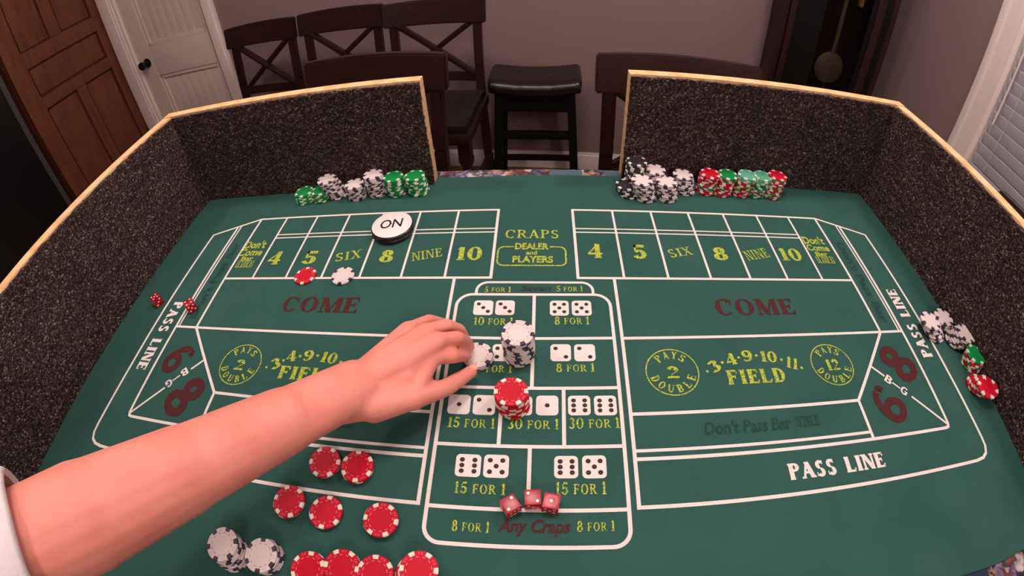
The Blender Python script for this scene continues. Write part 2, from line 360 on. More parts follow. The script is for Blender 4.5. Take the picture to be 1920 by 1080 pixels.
# ------------------------------------------------------------------ chairs and stool
def make_chair():
    r = empty('counter_chair')
    # seat faces -y; back at +y
    b = B(); box(b, -.215, .215, -.21, .20, .565, .61, .012); obj('seat_frame', b, 'dwood', r)
    b2 = B(); box(b2, -.205, .205, -.20, .17, .606, .645, .016); obj('seat', b2, 'leather', r)
    for s in (-1, 1):
        b = B()
        prof = [(.019, 0), (.022, .02), (.017, .06), (.021, .2), (.024, .36), (.017, .40), (.028, .42), (.028, .435), (.017, .45), (.03, .48), (.031, .50)]
        lathe(b, prof, 16, Matrix.Translation((s*.185, -.175, 0))); box(b, s*.185-.024, s*.185+.024, -.20, -.151, .5, .58, .003)
        obj('leg', b, 'dwood', r)
        b = B()
        pts = [(.20, .27, 0), (.19, .205, .30), (.185, .185, .60), (.183, .20, .75), (.183, .235, .98)]
        for p, q_ in zip(pts, pts[1:]):
            bar(b, (s*p[0], p[1], p[2]-.004), (s*q_[0], q_[1], q_[2]), .036, .032, .004, (0, 1, 0))
        obj('back_post', b, 'dwood', r)
    def curved(z0, z1, half, y0, y1, th, arch=0, bow=.018, n=10):
        b = B(); rows = []
        for i in range(n+1):
            t = -1+2*i/n; x = t*half; yb = -bow*(t*t) + bow
            top = z1 + arch*(1-t*t)
            rows.append([b.verts.new(v) for v in ((x, y0+yb-th/2, z0), (x, y0+yb+th/2, z0), (x, y1+yb+th/2, top), (x, y1+yb-th/2, top))])
        for a, c in zip(rows, rows[1:]):
            for k in range(4): b.faces.new((a[k], a[(k+1) % 4], c[(k+1) % 4], c[k]))
        b.faces.new(rows[0][::-1]); b.faces.new(rows[-1])
        bmesh.ops.recalc_face_normals(b, faces=b.faces)
        bmesh.ops.bevel(b, geom=[e for e in b.edges if len(e.link_faces) == 2 and e.calc_face_angle(0) > .7], offset=.005, segments=2, affect='EDGES')
        return b
    obj('top_rail', curved(.93, 1.03, .222, .212, .232, .028, .004), 'dwood', r)
    obj('lower_rail', curved(.675, .715, .185, .188, .192, .022), 'dwood', r)
    b = B(); bar(b, (-.17, .208, .70), (.17, .232, .94), .022, .036, .006, (0, 1, 0)); obj('cross_brace', b, 'dwood', r)
    b = B(); bar(b, (.17, .200, .70), (-.17, .222, .94), .022, .036, .006, (0, 1, 0)); obj('cross_brace', b, 'dwood', r)
    b = B(); bar(b, (-.185, -.175, .22), (.185, -.175, .22), .03, .022, .004); obj('stretcher', b, 'dwood', r)
    for s in (-1, 1):
        b = B(); bar(b, (s*.185, -.175, .30), (s*.2, .205, .30), .03, .022, .004); obj('stretcher', b, 'dwood', r)
    return r
def copy_tree(o, parent=None):
    c = o.copy(); COL.objects.link(c)
    if parent: c.parent = parent
    for ch in [k for k in bpy.data.objects if k.parent == o]: copy_tree(ch, c)
    return c
chair0 = make_chair()
def put_chair(i, mid, ang, label):
    o = chair0 if i == 0 else copy_tree(chair0)
    a = math.radians(ang); off = Vector((0, .235, 0)); off.rotate(Matrix.Rotation(a, 3, 'Z'))
    o.location = (mid[0]-off.x, mid[1]-off.y, 0); o.rotation_euler = (0, 0, a)
    tag(o, label, 'chair', 'dark wooden chairs with crossed backs')
put_chair(0, (-1.32, 2.11), -8, 'dark wooden X-back chair against the wall next to the white door')
put_chair(1, (-.875, 2.075), -7, 'dark wooden X-back chair between two others along the back wall')
put_chair(2, (-.425, 1.99), -5, 'dark wooden X-back chair by the wall next to the leather stool')
put_chair(3, (-.452, 1.245), -8, 'dark chair tucked behind the carpeted panel with ON puck in front')
put_chair(4, (.374, 1.168), -3, 'dark chair behind the panel with the black chips')
e = at(1905, 408, 1.03)
put_chair(5, (e[0]+.03, e[1]-.12), -97, 'dark chair showing only its top rail over the window-side panel')

st = empty('saddle_stool', (-.012, 2.07, 0), math.radians(-2)); tag(st, 'dark saddle stool with tufted black leather seat against the wall', 'stool')
b = B(); nx, ny = 28, 18; grid = []
for j in range(ny+1):
    row = []
    for i in range(nx+1):
        u = -1+2*i/nx; v = -1+2*j/ny
        ru = max(0, abs(u)-.86)/.14; rv = max(0, abs(v)-.72)/.28
        zt = .648+.020*u*u - .014*ru**3 - .022*rv**2.6 - .004*math.exp(-((abs(u)-.36)**2+(v-.05)**2)/.010) - .003*math.exp(-((abs(u)-.36)**2)/.0012)*(1 if v < -.4 else 0)
        row.append((u*.206*(1-.02*rv**2), v*.138*(1-.03*ru**2), zt))
    grid.append(row)
top = [[b.verts.new(p) for p in r] for r in grid]
bot = [[b.verts.new((p[0]*.985, p[1]*.985, .588+.022*(p[0]/.205)**2)) for p in r] for r in grid]
for j in range(ny):
    for i in range(nx):
        b.faces.new((top[j][i], top[j][i+1], top[j+1][i+1], top[j+1][i])); b.faces.new((bot[j][i], bot[j+1][i], bot[j+1][i+1], bot[j][i+1]))
for i in range(nx):
    b.faces.new((top[0][i], bot[0][i], bot[0][i+1], top[0][i+1])); b.faces.new((top[ny][i+1], bot[ny][i+1], bot[ny][i], top[ny][i]))
for j in range(ny):
    b.faces.new((top[j+1][0], bot[j+1][0], bot[j][0], top[j][0])); b.faces.new((top[j][nx], bot[j][nx], bot[j+1][nx], top[j+1][nx]))
bmesh.ops.bevel(b, geom=[e_ for e_ in b.edges if e_.is_manifold and e_.calc_face_angle(0) > .9], offset=.008, segments=3, affect='EDGES')
obj('seat', b, 'leather', st, smooth='all')
for sx in (-1, 1):
    b = B(); lathe(b, [(.0005, .006), (.006, .004), (.008, 0), (.0005, -.002)], 12, Matrix.Translation((sx*.074, .007, .6465)), cap=False); obj('button', b, 'leather', st)
for y0 in (-.115, .09):
    b = B(); box(b, -.15, .15, y0, y0+.025, .505, .592, .003); obj('apron', b, 'cdark', st)
for sx in (-1, 1):
    for sy in (-1, 1):
        b = B(); bar(b, (sx*.192, sy*.15, 0), (sx*.158, sy*.10, .592), .038, .034, .004, (0, 1, 0)); obj('leg', b, 'cdark', st)
b = B(); bar(b, (-.17, -.117, .385), (.17, -.117, .385), .045, .022, .003); obj('stretcher', b, 'cdark', st)
b = B(); bar(b, (-.176, -.127, .272), (.176, -.127, .272), .03, .022, .003); obj('stretcher', b, 'cdark', st)
b = B(); bar(b, (-.176, .127, .272), (.176, .127, .272), .03, .022, .003); obj('stretcher', b, 'cdark', st)
for sx in (-1, 1):
    b = B(); bar(b, (sx*.18, -.13, .20), (sx*.18, .13, .20), .03, .022, .003); obj('stretcher', b, 'cdark', st)

# ------------------------------------------------------------------ table, cloth, felt
tb = empty('dining_table', (0, .33, 0)); tag(tb, 'counter-height dark wooden table under the cloth and craps felt', 'table')
TY0, TY1 = -.14-.33, .797-.33
b = B(); box(b, -.80, .80, TY0, TY1-.002, TZ-.04, TZ-.0035, .002); obj('tabletop', b, 'dwood', tb)
b = B(); box(b, -.72, .72, TY0+.08, TY1-.08, TZ-.13, TZ-.04, .002); obj('apron', b, 'dwood', tb)
for sx in (-1, 1):
    for yy in (TY0+.1, TY1-.1):
        b = B(); bar(b, (sx*.7, yy, 0), (sx*.7, yy, TZ-.1), .07, .07, .006); obj('leg', b, 'dwood', tb)
b = B()
nx, ny = 60, 30; X0, X1, Y0, Y1 = -.805, .805, -.145, .799
def clothpt(s, t):   # s,t in [-.12, 1.12]
    W_ = X1-X0; H_ = Y1-Y0; x = X0+W_*s; y = Y0+H_*t; z = TZ-.0022
    dx = max(0, -s, s-1)*W_; dy = max(0, -t, t-1)*H_; d = max(dx, dy)
    cx = min(max(x, X0), X1); cy = min(max(y, Y0), Y1)
    if d > 0:
        z -= d*1.0; wv = .012*math.sin(cx*26+cy*31)*min(1, d/.1)
        if dx >= dy: cx += math.copysign(.004+wv+.01*d, s-.5)
        if dy >= dx: cy += math.copysign(.004+wv+.01*d, t-.5)
    return (cx, cy, z)
ss = [-.12, -.06, -.003]+[i/nx for i in range(nx+1)]+[1.003, 1.06, 1.12]; ts = [-.2, -.1, -.004]+[i/ny for i in range(ny+1)]+[1.004, 1.1, 1.2]
g = [[b.verts.new(clothpt(s, t)) for s in ss] for t in ts]
for a, c in zip(g, g[1:]):
    for i in range(len(ss)-1): b.faces.new((a[i], a[i+1], c[i+1], c[i]))
o = obj('tablecloth', b, 'cloth', smooth='all'); tag(o, 'multicoloured floral cloth showing around the edges of the felt', 'tablecloth')
for x0, x1, y0, y1, m_ in ((-.235, -.19, .74, .7975, 'navy_cloth'), (.026, .090, .74, .7975, 'teal_cloth'), (.135, .30, .74, .7975, 'teal_cloth'), (.2, .562, -.144, .05, 'navy_cloth')):
    b = B(); box(b, x0, x1, y0, y1, TZ-.0023, TZ-.0019); t_ = obj('cloth_patch', b, m_, o)
# felt layout sheet
ft = empty('craps_layout', (0, .39, TZ)); tag(ft, 'green felt craps layout sheet spread over the table', 'game mat')
b = B()
outl = [(-.80, .778), (-.80, -.075), (-.3, -.08), (.2, -.075), (.38, -.02), (.46, .006), (.509, .012), (.58, .010), (.643, .014), (.795, .012), (.795, .78), (.3, .781), (.17, .7755), (-.05, .7735), (-.1, .771), (-.196, .771), (-.3, .776)]
vs = [b.verts.new((x, y-.39, 0)) for x, y in outl[::1]]
f = b.faces.new(vs); r_ = bmesh.ops.extrude_face_region(b, geom=[f]); bmesh.ops.translate(b, verts=[v for v in r_['geom'] if isinstance(v, bmesh.types.BMVert)], vec=(0, 0, -.0018))
bmesh.ops.triangulate(b, faces=[f_ for f_ in b.faces if len(f_.verts) > 4])
obj('felt_sheet', b, 'felt', ft, smooth=False)
PZ = .0004
def toft(p): return (p[0], p[1]-.39)
def polyprint(name, polys, m, z=PZ, label=None):
    b = B()
    for poly in polys:
        zz = z + getattr(poly, 'lay', 0)*1.3e-5
        try: b.faces.new([b.verts.new((x, y-.39, zz)) for x, y in poly])
        except ValueError: pass
    for f in b.faces:
        if f.calc_center_median() is not None and f.normal.z < 0: f.normal_flip()
    me = bpy.data.meshes.new(name); bm = b; bm.normal_update()
    for f in bm.faces:
        if f.normal.z < 0: f.normal_flip()
    bm.to_mesh(me); bm.free(); me.materials.append(M[m])
    o = link(name, me, ft)
    if label: o['label'] = label
    return o
def ribbon(pts, w=.0045, closed=False):
    P = [Vector((p[0], p[1])) for p in pts]
    out = []; n = len(P); L = []
    for i in range(n):
        a = P[i-1] if (i or closed) else None; c = P[(i+1) % n] if (i < n-1 or closed) else None
        d1 = (P[i]-a).normalized() if a is not None else None; d2 = (c-P[i]).normalized() if c is not None else None
        if d1 is None: d1 = d2
        if d2 is None: d2 = d1
        n1 = Vector((-d1.y, d1.x)); n2 = Vector((-d2.y, d2.x)); m_ = (n1+n2).normalized(); k = w/2/max(.3, m_.dot(n1))
        L.append((P[i]+m_*k, P[i]-m_*k))
    rng = range(n if closed else n-1)
    for i in rng:
        a = L[i]; c = L[(i+1) % n]; out.append([tuple(a[0]), tuple(a[1]), tuple(c[1]), tuple(c[0])])
    return out
def arcpts(cx, cy, r, a0, a1, n=8): return [(cx+r*math.cos(math.radians(a0+(a1-a0)*i/n)), cy+r*math.sin(math.radians(a0+(a1-a0)*i/n))) for i in range(n+1)]
lid = [0]
def line(pts, w=.0045, m='white_print', closed=False):
    lid[0] += 1
    polyprint('printed_line', ribbon(pts, w, closed), m, PZ - .0001 + .000004*(lid[0] % 50))
yT, yD, yB, yC, yF, yP1, yP2, yO = .6608, .6041, .4936, .3814, .2667, .2159, .208, .1508
VX = [.0637, .1334, .2030, .2729, .3415, .4101, .4788]
for s in (1, -1):
    def L(pts, w=.0045): line([(s*x, y) for x, y in pts], w)
    L([(VX[0], yB), (VX[0], yT), (.541, yT), (.642, .618)] + [(.642, .30), (.6435, .24), (.6455, .185), (.645, .170), (.640, .1595), (.630, .1535), (.615, yO+.0005), (.45, yO), (.118, yO), (.118, yB)])
    L([(VX[0]-.002, yB), (.541, yB)])
    for x in VX[1:]: L([(x, yB), (x, yT)], .0038)
    L([(.541, yT), (.541, yC)])
    L([(VX[0], yD+.0048), (VX[6], yD+.0048)], .0028); L([(VX[0], yD-.0048), (VX[6], yD-.0048)], .0028)
    L([(.5815, .6435), (.5815, yC)], .003)
    L([(.589, .640), (.588, yC), (.588, .215), (.586, .2095), (.580, yP2), (.118, yP2)])
    L([(.118, yC), (.589, yC)])
    L([(.118, yF), (.4415, yF), (.442, yP2)]); L([(.4415, yF), (.541, yC)])
    L([(.118, yP1+.0025), (.4415, yP1+.0025)], .004)
    # diagonal with the gap for the word
    p0, p1 = Vector((.4895, .3195)), Vector((.587, .2125))
    a = p0.lerp(p1, .17); c = p0.lerp(p1, .52)
    L([tuple(p0), tuple(a)], .0035); L([tuple(c), tuple(p1)], .0035)
# centre block
cxl, cxr = -.108, .107
pts = arcpts(cxr-.022, .4601-.022, .022, 0, 90)+arcpts(cxl+.022, .4601-.022, .022, 90, 180)+arcpts(cxl+.018, .1085+.018, .018, 180, 270)+arcpts(cxr-.018, .1085+.018, .018, 270, 360)
line(pts, .0045, closed=True)
line([(-.082, .461)]+[(-.082, .466)]+arcpts(-.082+.016, .484-.016, .016, 180, 90)+arcpts(.084-.016, .484-.016, .016, 90, 0)+[(.084, .461)], .004)
for y in (.3818, .3045, .2252, .1493): line([(cxl, y), (cxr, y)])
line([(0, .4601), (0, .3045)]); line([(0, .2252), (0, .1493)]); line([(.0385, .3045), (.0385, .2252)]); line([(-.0355, .3045), (-.0355, .2252)])

class Poly(list):                            # outline with a layer, so crossing strokes do not lie in one plane
    lay = 0
def lay(p, k): q_ = Poly(p); q_.lay = k; return q_
# ---- lettering: a small slab-serif stroke alphabet
def glyph(ch, T=.2, t=.085, serif=True):
    P = []
    def q(x0, y0, x1, y1, w):
        dx, dy = x1-x0, y1-y0; l = math.hypot(dx, dy); nx_, ny_ = -dy/l*w/2, dx/l*w/2
        P.append([(x0+nx_, y0+ny_), (x0-nx_, y0-ny_), (x1-nx_, y1-ny_), (x1+nx_, y1+ny_)])
    def diag(x0, y0, x1, y1, w): P.append([(x0-w/2, y0), (x0+w/2, y0), (x1+w/2, y1), (x1-w/2, y1)])
    def rect(x0, x1, y0, y1): P.append([(x0, y0), (x1, y0), (x1, y1), (x0, y1)])
    def arc(cx, cy, rx, ry, a0, a1, th=t, tk=T, n=18):
        o_, i_ = [], []
        for k in range(n+1):
            a = math.radians(a0+(a1-a0)*k/n); w = th+(tk-th)*abs(math.cos(a))**1.3
            o_.append((cx+rx*math.cos(a), cy+ry*math.sin(a))); i_.append((cx+(rx-w)*math.cos(a), cy+(ry-w)*math.sin(a)))
        for k in range(n): P.append([o_[k], i_[k], i_[k+1], o_[k+1]])
    def sf(x, y, l=.34, h=None):
        if serif: h = h or t*.8; rect(x-l/2, x+l/2, y if y < .5 else y-h, y+h if y < .5 else y)
    def stem(x, y0=0, y1=1, w=T): rect(x-w/2, x+w/2, y0, y1)
    W_ = .8
    if ch == 'C' or ch == 'G':
        arc(.45, .5, .43, .52, 48, 312); rect(.72, .80, .62, .95) if serif else None
        if ch == 'G': rect(.62, .62+T*.9, .05, .42); sf(.70, .44, .34); rect(.5, .84, .38, .38+t)
        W_ = .88
    elif ch == 'O' or ch == '0': arc(.45 if ch == 'O' else .38, .5, .44 if ch == 'O' else .37, .52, 0, 360, n=28); W_ = .92 if ch == 'O' else .78
    elif ch == 'R' or ch == 'P' or ch == 'B':
        stem(.2); sf(.2, 0); sf(.16, 1, .3)
        arc(.42, .74, .32, .26, -90, 90); rect(.2, .43, 1-t, 1); rect(.2, .43, .48, .48+t); W_ = .78
        if ch == 'R': diag(.78, 0, .45, .5, T); sf(.80, 0, .28); W_ = .92
        if ch == 'B': arc(.44, .26, .36, .27, -90, 90); rect(.2, .45, 0, t); W_ = .84
    elif ch == 'A': diag(.13, 0, .44, 1, t*1.1); diag(.74, 0, .43, 1, T*1.05); rect(.25, .65, .28, .28+t); sf(.12, 0, .28); sf(.76, 0, .34); W_ = .9
    elif ch == 'S':
        arc(.36, .74, .28, .27, 35, 270, t*1.3, T*.9); arc(.36, .26, .30, .28, -145, 90, t*1.3, T*.9); rect(.5, .58, .74, .98) if serif else None; rect(.08, .15, .04, .28) if serif else None; W_ = .72
    elif ch == 'D': stem(.2); sf(.18, 0, .3); sf(.18, 1, .3); arc(.40, .5, .42, .5, -90, 90); rect(.2, .41, 1-t, 1); rect(.2, .41, 0, t); W_ = .88
    elif ch in 'EFL':
        stem(.2); sf(.17, 0, .3); sf(.17, 1, .3)
        if ch != 'F': rect(.2, .7, 0, t); P.append([(.70, 0), (.74, .26), (.66, .26), (.60, t)])
        if ch != 'L': rect(.2, .68, 1-t, 1); P.append([(.68, 1), (.72, .74), (.64, .74), (.58, 1-t)]); rect(.2, .55, .47, .47+t); rect(.5, .57, .38, .63)
        W_ = .78
    elif ch == 'I': stem(.2); sf(.2, 0, .38); sf(.2, 1, .38); W_ = .42
    elif ch == 'N': stem(.15, w=t*1.1); stem(.78, w=t*1.1); diag(.74, 0, .20, 1, T*1.05); sf(.15, 0, .3); sf(.1, 1, .26); sf(.78, 1, .3); W_ = .93
    elif ch == 'M': stem(.14, w=t*1.1); stem(.92, w=T); diag(.52, 0, .2, 1, T); diag(.50, 0, .86, 1, t); sf(.14, 0, .3); sf(.92, 0, .36); sf(.1, 1, .26); sf(.95, 1, .3); W_ = 1.1
    elif ch == 'Y': stem(.42, 0, .5); diag(.42, .45, .12, 1, T); diag(.44, .45, .72, 1, t); sf(.42, 0, .36); sf(.12, 1, .3); sf(.72, 1, .26); W_ = .84
    elif ch == 'X': diag(.68, 0, .14, 1, T*1.1); diag(.12, 0, .66, 1, t); sf(.12, 0, .28); sf(.68, 0, .32); sf(.14, 1, .32); sf(.66, 1, .28); W_ = .8
    elif ch == 'U': stem(.18, .3, 1); stem(.74, .3, 1, t*1.3); arc(.44, .32, .36, .33, 180, 360); sf(.18, 1, .34); sf(.74, 1, .26); W_ = .9
    elif ch == '1': stem(.24); sf(.24, 0, .42); P.append([(.24, 1), (.02, .84), (.06, .80), (.24, .86)]); W_ = .46
    elif ch == '2': arc(.36, .70, .32, .31, -25, 170, t*1.3, T); P.append([(.62, .58), (.44, .52), (.03, .0), (.16, .16)]); P.append([(.03, 0), (.03, .1), (.12, .20), (.68, .16), (.68, 0)]); W_ = .74
    elif ch == '3': arc(.34, .75, .28, .26, -90, 150, t*1.3, T); arc(.34, .27, .32, .29, -150, 90, t*1.3, T); W_ = .7
    elif ch == '4': stem(.5); sf(.5, 0, .36); P.append([(.5, 1), (.0, .34), (.1, .34), (.5, .86)]); rect(0, .74, .24, .24+t*1.3); W_ = .78
    elif ch == '5': arc(.33, .31, .34, .32, -155, 130, t*1.3, T); rect(.12, .12+t, .45, 1); rect(.12, .62, 1-T*.8, 1); W_ = .72
    elif ch == '6' or ch == '9':
        n0 = len(P); arc(.38, .30, .35, .32, 0, 360, t*1.2, T, 28); arc(.46, .42, .44, .58, 95, 190, t*1.2, T); arc(.52, .80, .16, .2, 0, 120, t*1.3, T*.8)
        if ch == '9': P[n0:] = [[(.78-x, 1-y) for x, y in p] for p in P[n0:]]
        W_ = .8
    elif ch == '8': arc(.36, .74, .27, .27, 0, 360, t*1.2, T, 26); arc(.36, .27, .33, .29, 0, 360, t*1.2, T, 26); W_ = .74
    elif ch == '.': arc(.12, .45, .11, .11, 0, 360, .108, .108, 10); W_ = .24
    elif ch == ' ': W_ = .26
    out = []; g_ = 0
    for i, p in enumerate(P):               # neighbouring arc pieces share an edge and a layer
        if i and not (set(p) & set(P[i-1])): g_ += 1
        out.append(lay(p, g_))
    return out, W_
def serif_text(s, T=.2, t=.085, serif=True, small=None, gap=.07):
    """polygons with cap height 1; 'small' letters use a lower cap height"""
    x = 0; out = []
    for ch in s:
        P, W_ = glyph(ch, T, t, serif); k = 1
        if small and ch.isalpha(): k = small
        y0 = (1-k)/2*.4 if k != 1 else 0
        out += [lay([(x+a*k, c*k+y0) for a, c in p], p.lay) for p in P]; x += W_*k+gap
    return out, x-gap
_fc = {}
def sans_text(s, bold=.0, shear=0, space=1.0):
    cu = bpy.data.curves.new('t', 'FONT'); cu.body = s; cu.size = 1; cu.offset = bold; cu.shear = shear; cu.resolution_u = 3; cu.space_character = space
    ob = bpy.data.objects.new('t', cu); COL.objects.link(ob)
    me = bpy.data.meshes.new_from_object(ob.evaluated_get(bpy.context.evaluated_depsgraph_get()))
    polys = [[(me.vertices[i].co.x, me.vertices[i].co.y) for i in p.vertices] for p in me.polygons]
    bpy.data.objects.remove(ob); bpy.data.curves.remove(cu); bpy.data.meshes.remove(me)
    return polys
def bounds(polys):
    xs = [p[0] for q_ in polys for p in q_]; ys = [p[1] for q_ in polys for p in q_]; return min(xs), max(xs), min(ys), max(ys)
def place(polys, ctr, wd, ht, rot=0, skew=0):
    x0, x1, y0, y1 = bounds(polys); a = math.radians(rot); out = []
    for p in polys:
        qq = []
        for x, y in p:
            u = ((x-x0)/(x1-x0)-.5)*wd; v = ((y-y0)/(y1-y0)-.5)*ht; u += v*skew
            qq.append((ctr[0]+u*math.cos(a)-v*math.sin(a), ctr[1]+u*math.sin(a)+v*math.cos(a)))
        out.append(lay(qq, getattr(p, 'lay', 0)))
    return out
def pxbox(x0, x1, y0, y1):          # picture box -> centre, width, depth on the felt
    cx, cy = (x0+x1)/2, (y0+y1)/2; c = at(cx, cy); a, d = at(x0, cy), at(x1, cy); e_, f_ = at(cx, y0), at(cx, y1)
    return (c[0], c[1]), abs(d[0]-a[0]), abs(e_[1]-f_[1])
def lettering(s, bx, m='yellow_print', rot=0, skew=0, kind='serif', label=None, **k):
    c, wd, ht = bx if len(bx) == 3 else pxbox(*bx)
    polys = serif_text(s, **k)[0] if kind == 'serif' else sans_text(s, **k)
    return polyprint('lettering', place(polys, c, wd, ht, rot, skew), m, PZ+.0001, label or ('printed %s' % s.replace('  ', ' ')))
# numbers of the two boxes
for s_, x0, x1, y0, y1 in (('4', 505, 528, 472, 496), ('5', 569, 594, 471, 495), ('8', 713, 738, 469, 492), ('10', 857, 904, 463, 488), ('4', 1102, 1129, 457.5, 484), ('5', 1186, 1211, 459, 485.5), ('8', 1337, 1363, 464, 488), ('10', 1463, 1501, 466, 489)):
    lettering(s_, (x0, x1, y0, y1), T=.26, t=.1)
for s_, x0, x1, y0, y1, r in (('SIX', 631, 677, 471, 488, 12), ('NINE', 772, 828, 469, 486, 13), ('SIX', 1253, 1298, 465, 481, 13), ('NINE', 1395, 1441, 468, 486, 13)):
    c, wd, ht = pxbox(x0, x1, y0, y1); lettering(s_, (c, wd, ht*.95), rot=r, T=.17, t=.085)
lettering('CRAPS', (948, 1047, 431, 447), T=.17)
lettering('DEALER', (966, 1029, 456, 468), kind='sans', bold=.035); lettering('and', (986, 1007, 470, 478), kind='sans', bold=.03); lettering('PLAYERS', (961, 1037, 480, 493), kind='sans', bold=.035)
a, d = at(933, 480), at(1061, 480); yt, yb = at(997, 463)[1], at(997, 498)[1]
R0 = .010
gl, gr = at(964, 463)[0], at(1031, 463)[0]
line([(gl, yt)]+arcpts(a[0]+R0, yt-R0, R0, 90, 180)+arcpts(a[0]+R0, yb+R0, R0, 180, 270)+arcpts(d[0]-R0, yb+R0, R0, 270, 360)+arcpts(d[0]-R0, yt-R0, R0, 0, 90)+[(gr, yt)], .0026, 'yellow_print')
def dicebox(bx):
    (cx, cy), wd, ht = pxbox(*bx) if len(bx) == 4 else bx
    out = []
    for k in (-1, 1):
        ccx = cx+k*wd*.26; hw_, hh = wd*.22, ht*.5
        out += ribbon([(ccx-hw_, cy-hh), (ccx+hw_, cy-hh), (ccx+hw_, cy+hh), (ccx-hw_, cy+hh)], .0014, True)
        for i in (-1, 1):
            for j in (-1, 0, 1): out.append([(ccx+i*hw_*.45+p[0], cy+j*hh*.55+p[1]) for p in arcpts(0, 0, min(hw_, hh)*.22, 0, 315, 7)])
    return out
for side, rows in ((-1, (('Don\'t', 461, 499, 452, 466), ('Come', 450, 492, 467, 480), ('Bar', 453, 475, 481, 489), ('', 444, 474, 490, 501))), (1, (('Don\'t', 1505, 1543, 444, 458), ('Come', 1513, 1553, 459, 471), ('Bar', 1529, 1551, 472.5, 480.5), ('', 1532, 1563, 482, 493)))):
    for s_, x0, x1, y0, y1 in rows:
        if s_: lettering(s_, (x0, x1, y0, y1), kind='sans', bold=.03)
        else: polyprint('dice_symbol', dicebox((x0, x1, y0, y1)), 'yellow_print', PZ+.0001)
for s_, x0, x1, y0, y1 in (('5 FOR 1', 908, 958, 538, 548.5), ('5 FOR 1', 1043, 1093, 536.5, 547), ('10 FOR 1', 888.7, 962, 595, 610), ('8 FOR 1', 1040, 1105, 594, 609), ('10 FOR 1', 884, 960, 683, 699), ('8 FOR 1', 1043, 1115, 681.5, 698),
        ('15 FOR 1', 840, 928, 783, 803), ('30 FOR 1', 952, 1048, 785, 805.5), ('30 FOR 1', 1067, 1162, 783, 804), ('15 FOR 1', 852, 948, 905, 927), ('15 FOR 1', 1042, 1137, 904, 928), ('8 FOR 1', 847, 918, 977, 998), ('8 FOR 1', 1082, 1153, 976.5, 997)):
    lettering(s_, (x0, x1, y0, y1), small=.8, T=.2, gap=.1)
lettering('Seven', (977, 1033, 535, 546), 'faded_print', kind='sans', bold=.02, shear=.2, label='faded dark word between the two 5 FOR 1')
lettering('Any Craps', (933, 1070, 974, 1007), 'red_print', kind='sans', bold=.03, shear=.25)
lettering('COME', (529, 671, 557, 586), 'red_print', T=.26); lettering('COME', (1343, 1490, 560, 591), 'red_print', T=.26)
# PASS LINE: near right, along the right side and along the left side
lettering('PASS  LINE', ((.3745, .1785), .144, .0215), 'white_print', kind='serif', T=.30, t=.14, gap=.05, rot=0)
lettering('PASS  LINE', ((.6155, .4005), .145, .0225), 'white_print', rot=90, T=.30, t=.14, gap=.05)
lettering('PASS  LINE', ((-.6145, .363), .146, .0235), 'white_print', rot=-90, T=.30, t=.14, gap=.05)
lettering('PASS  LINE', ((-.392, .1785), .144, .0215), 'white_print', T=.30, t=.14, gap=.05)
# big 6 and 8
for s_, px, wd, ht, r in (('6', (333, 672), .040, .062, 48), ('8', (346, 743), .050, .074, 50), ('8', (1684, 681), .050, .070, 50), ('6', (1667, 759), .044, .062, 40)):
    c = at(*px)
    if px[0] > 900: r = 50
    lettering(s_, ((c[0], c[1]), wd, ht), 'red_print', rot=(r-90 if px[0] < 900 else 90-r), T=.205, t=.155, serif=False, label='large dark red %s' % s_)
for s_, pl, pr in (('B', (346, 698), (1666, 712)), ('I', (331, 709), (1680, 723)), ('G', (317, 719), (1695, 733))):
    for px, sg in ((pl, -1), (pr, 1)):
        c = at(*px); r = (-48 if sg > 0 else -132)+(90 if s_ == 'I' else 0)
        lettering(s_, ((c[0], c[1]), .0026 if s_ == 'I' else .0120, .0145), 'white_print', rot=r, T=.22, t=.16, serif=False)
# field
def circle_badge(px, r, num):
    c = at(*px); line(arcpts(c[0], c[1], r, 0, 360, 40)[:-1], .0016, 'yellow_print', True)
    for word, a_mid, step, up in (('PAYS', 90, -26, 1), ('DOUBLE', 270, 27, -1)):
        for i, ch in enumerate(word):
            a_ = a_mid+(i-(len(word)-1)/2)*step; rr = r*.74
            P, W_ = glyph(ch, .24, .1)
            polyprint('lettering', place(P, (c[0]+rr*math.cos(math.radians(a_)), c[1]+rr*math.sin(math.radians(a_))), .0078, .0115, a_-90 if up > 0 else a_+90), 'yellow_print', PZ+.0001)
    lettering(num, ((c[0], c[1]-.001), .016 if len(num) == 1 else .021, .0185), T=.28, t=.11)
circle_badge((1261, 697), .0352, '2'); circle_badge((1560.5, 683), .0345, '12'); circle_badge((450.5, 683), .0352, '2')
for ctrx, base in ((.3, (1419, 669)), (-.28, None)):
    sg = 1 if ctrx > 0 else -1
    # numbers on an arc, word below
    pts = {'3': (1339, 687), '4': (1370, 674), '9': (1400.5, 667.5), '10': (1441, 669), '11': (1485, 681)} if sg > 0 else {'3': (517, 682), '4': (547, 668), '9': (579, 667), '10': (618, 671), '11': (655, 688)}
    rots = {'3': 28, '4': 12, '9': 2, '10': -6, '11': -20}
    for k_, px in pts.items():
        c = at(*px); lettering(k_, ((c[0], c[1]), .0245 if k_ == '10' else (.017 if k_ == '11' else .0155), .0185), rot=rots[k_], T=.26, t=.1, gap=.16 if k_ == '11' else .07)
    dots = [(1326, 697), (1354, 680), (1385, 671), (1418, 667), (1465, 674.5), (1503, 690)] if sg > 0 else [(500, 689), (532, 676), (563, 668), (596, 667), (639, 679), (680, 697)]
    for px in dots:
        c = at(*px); polyprint('printed_dot', [arcpts(c[0], c[1], .0022, 0, 330, 11)], 'yellow_print', PZ+.0001)
lettering('FIELD', (1364, 1473, 692, 719), T=.27, t=.12); lettering('FIELD', (521, 632, 689, 714), T=.27, t=.12)
c1 = at(1400, 791)
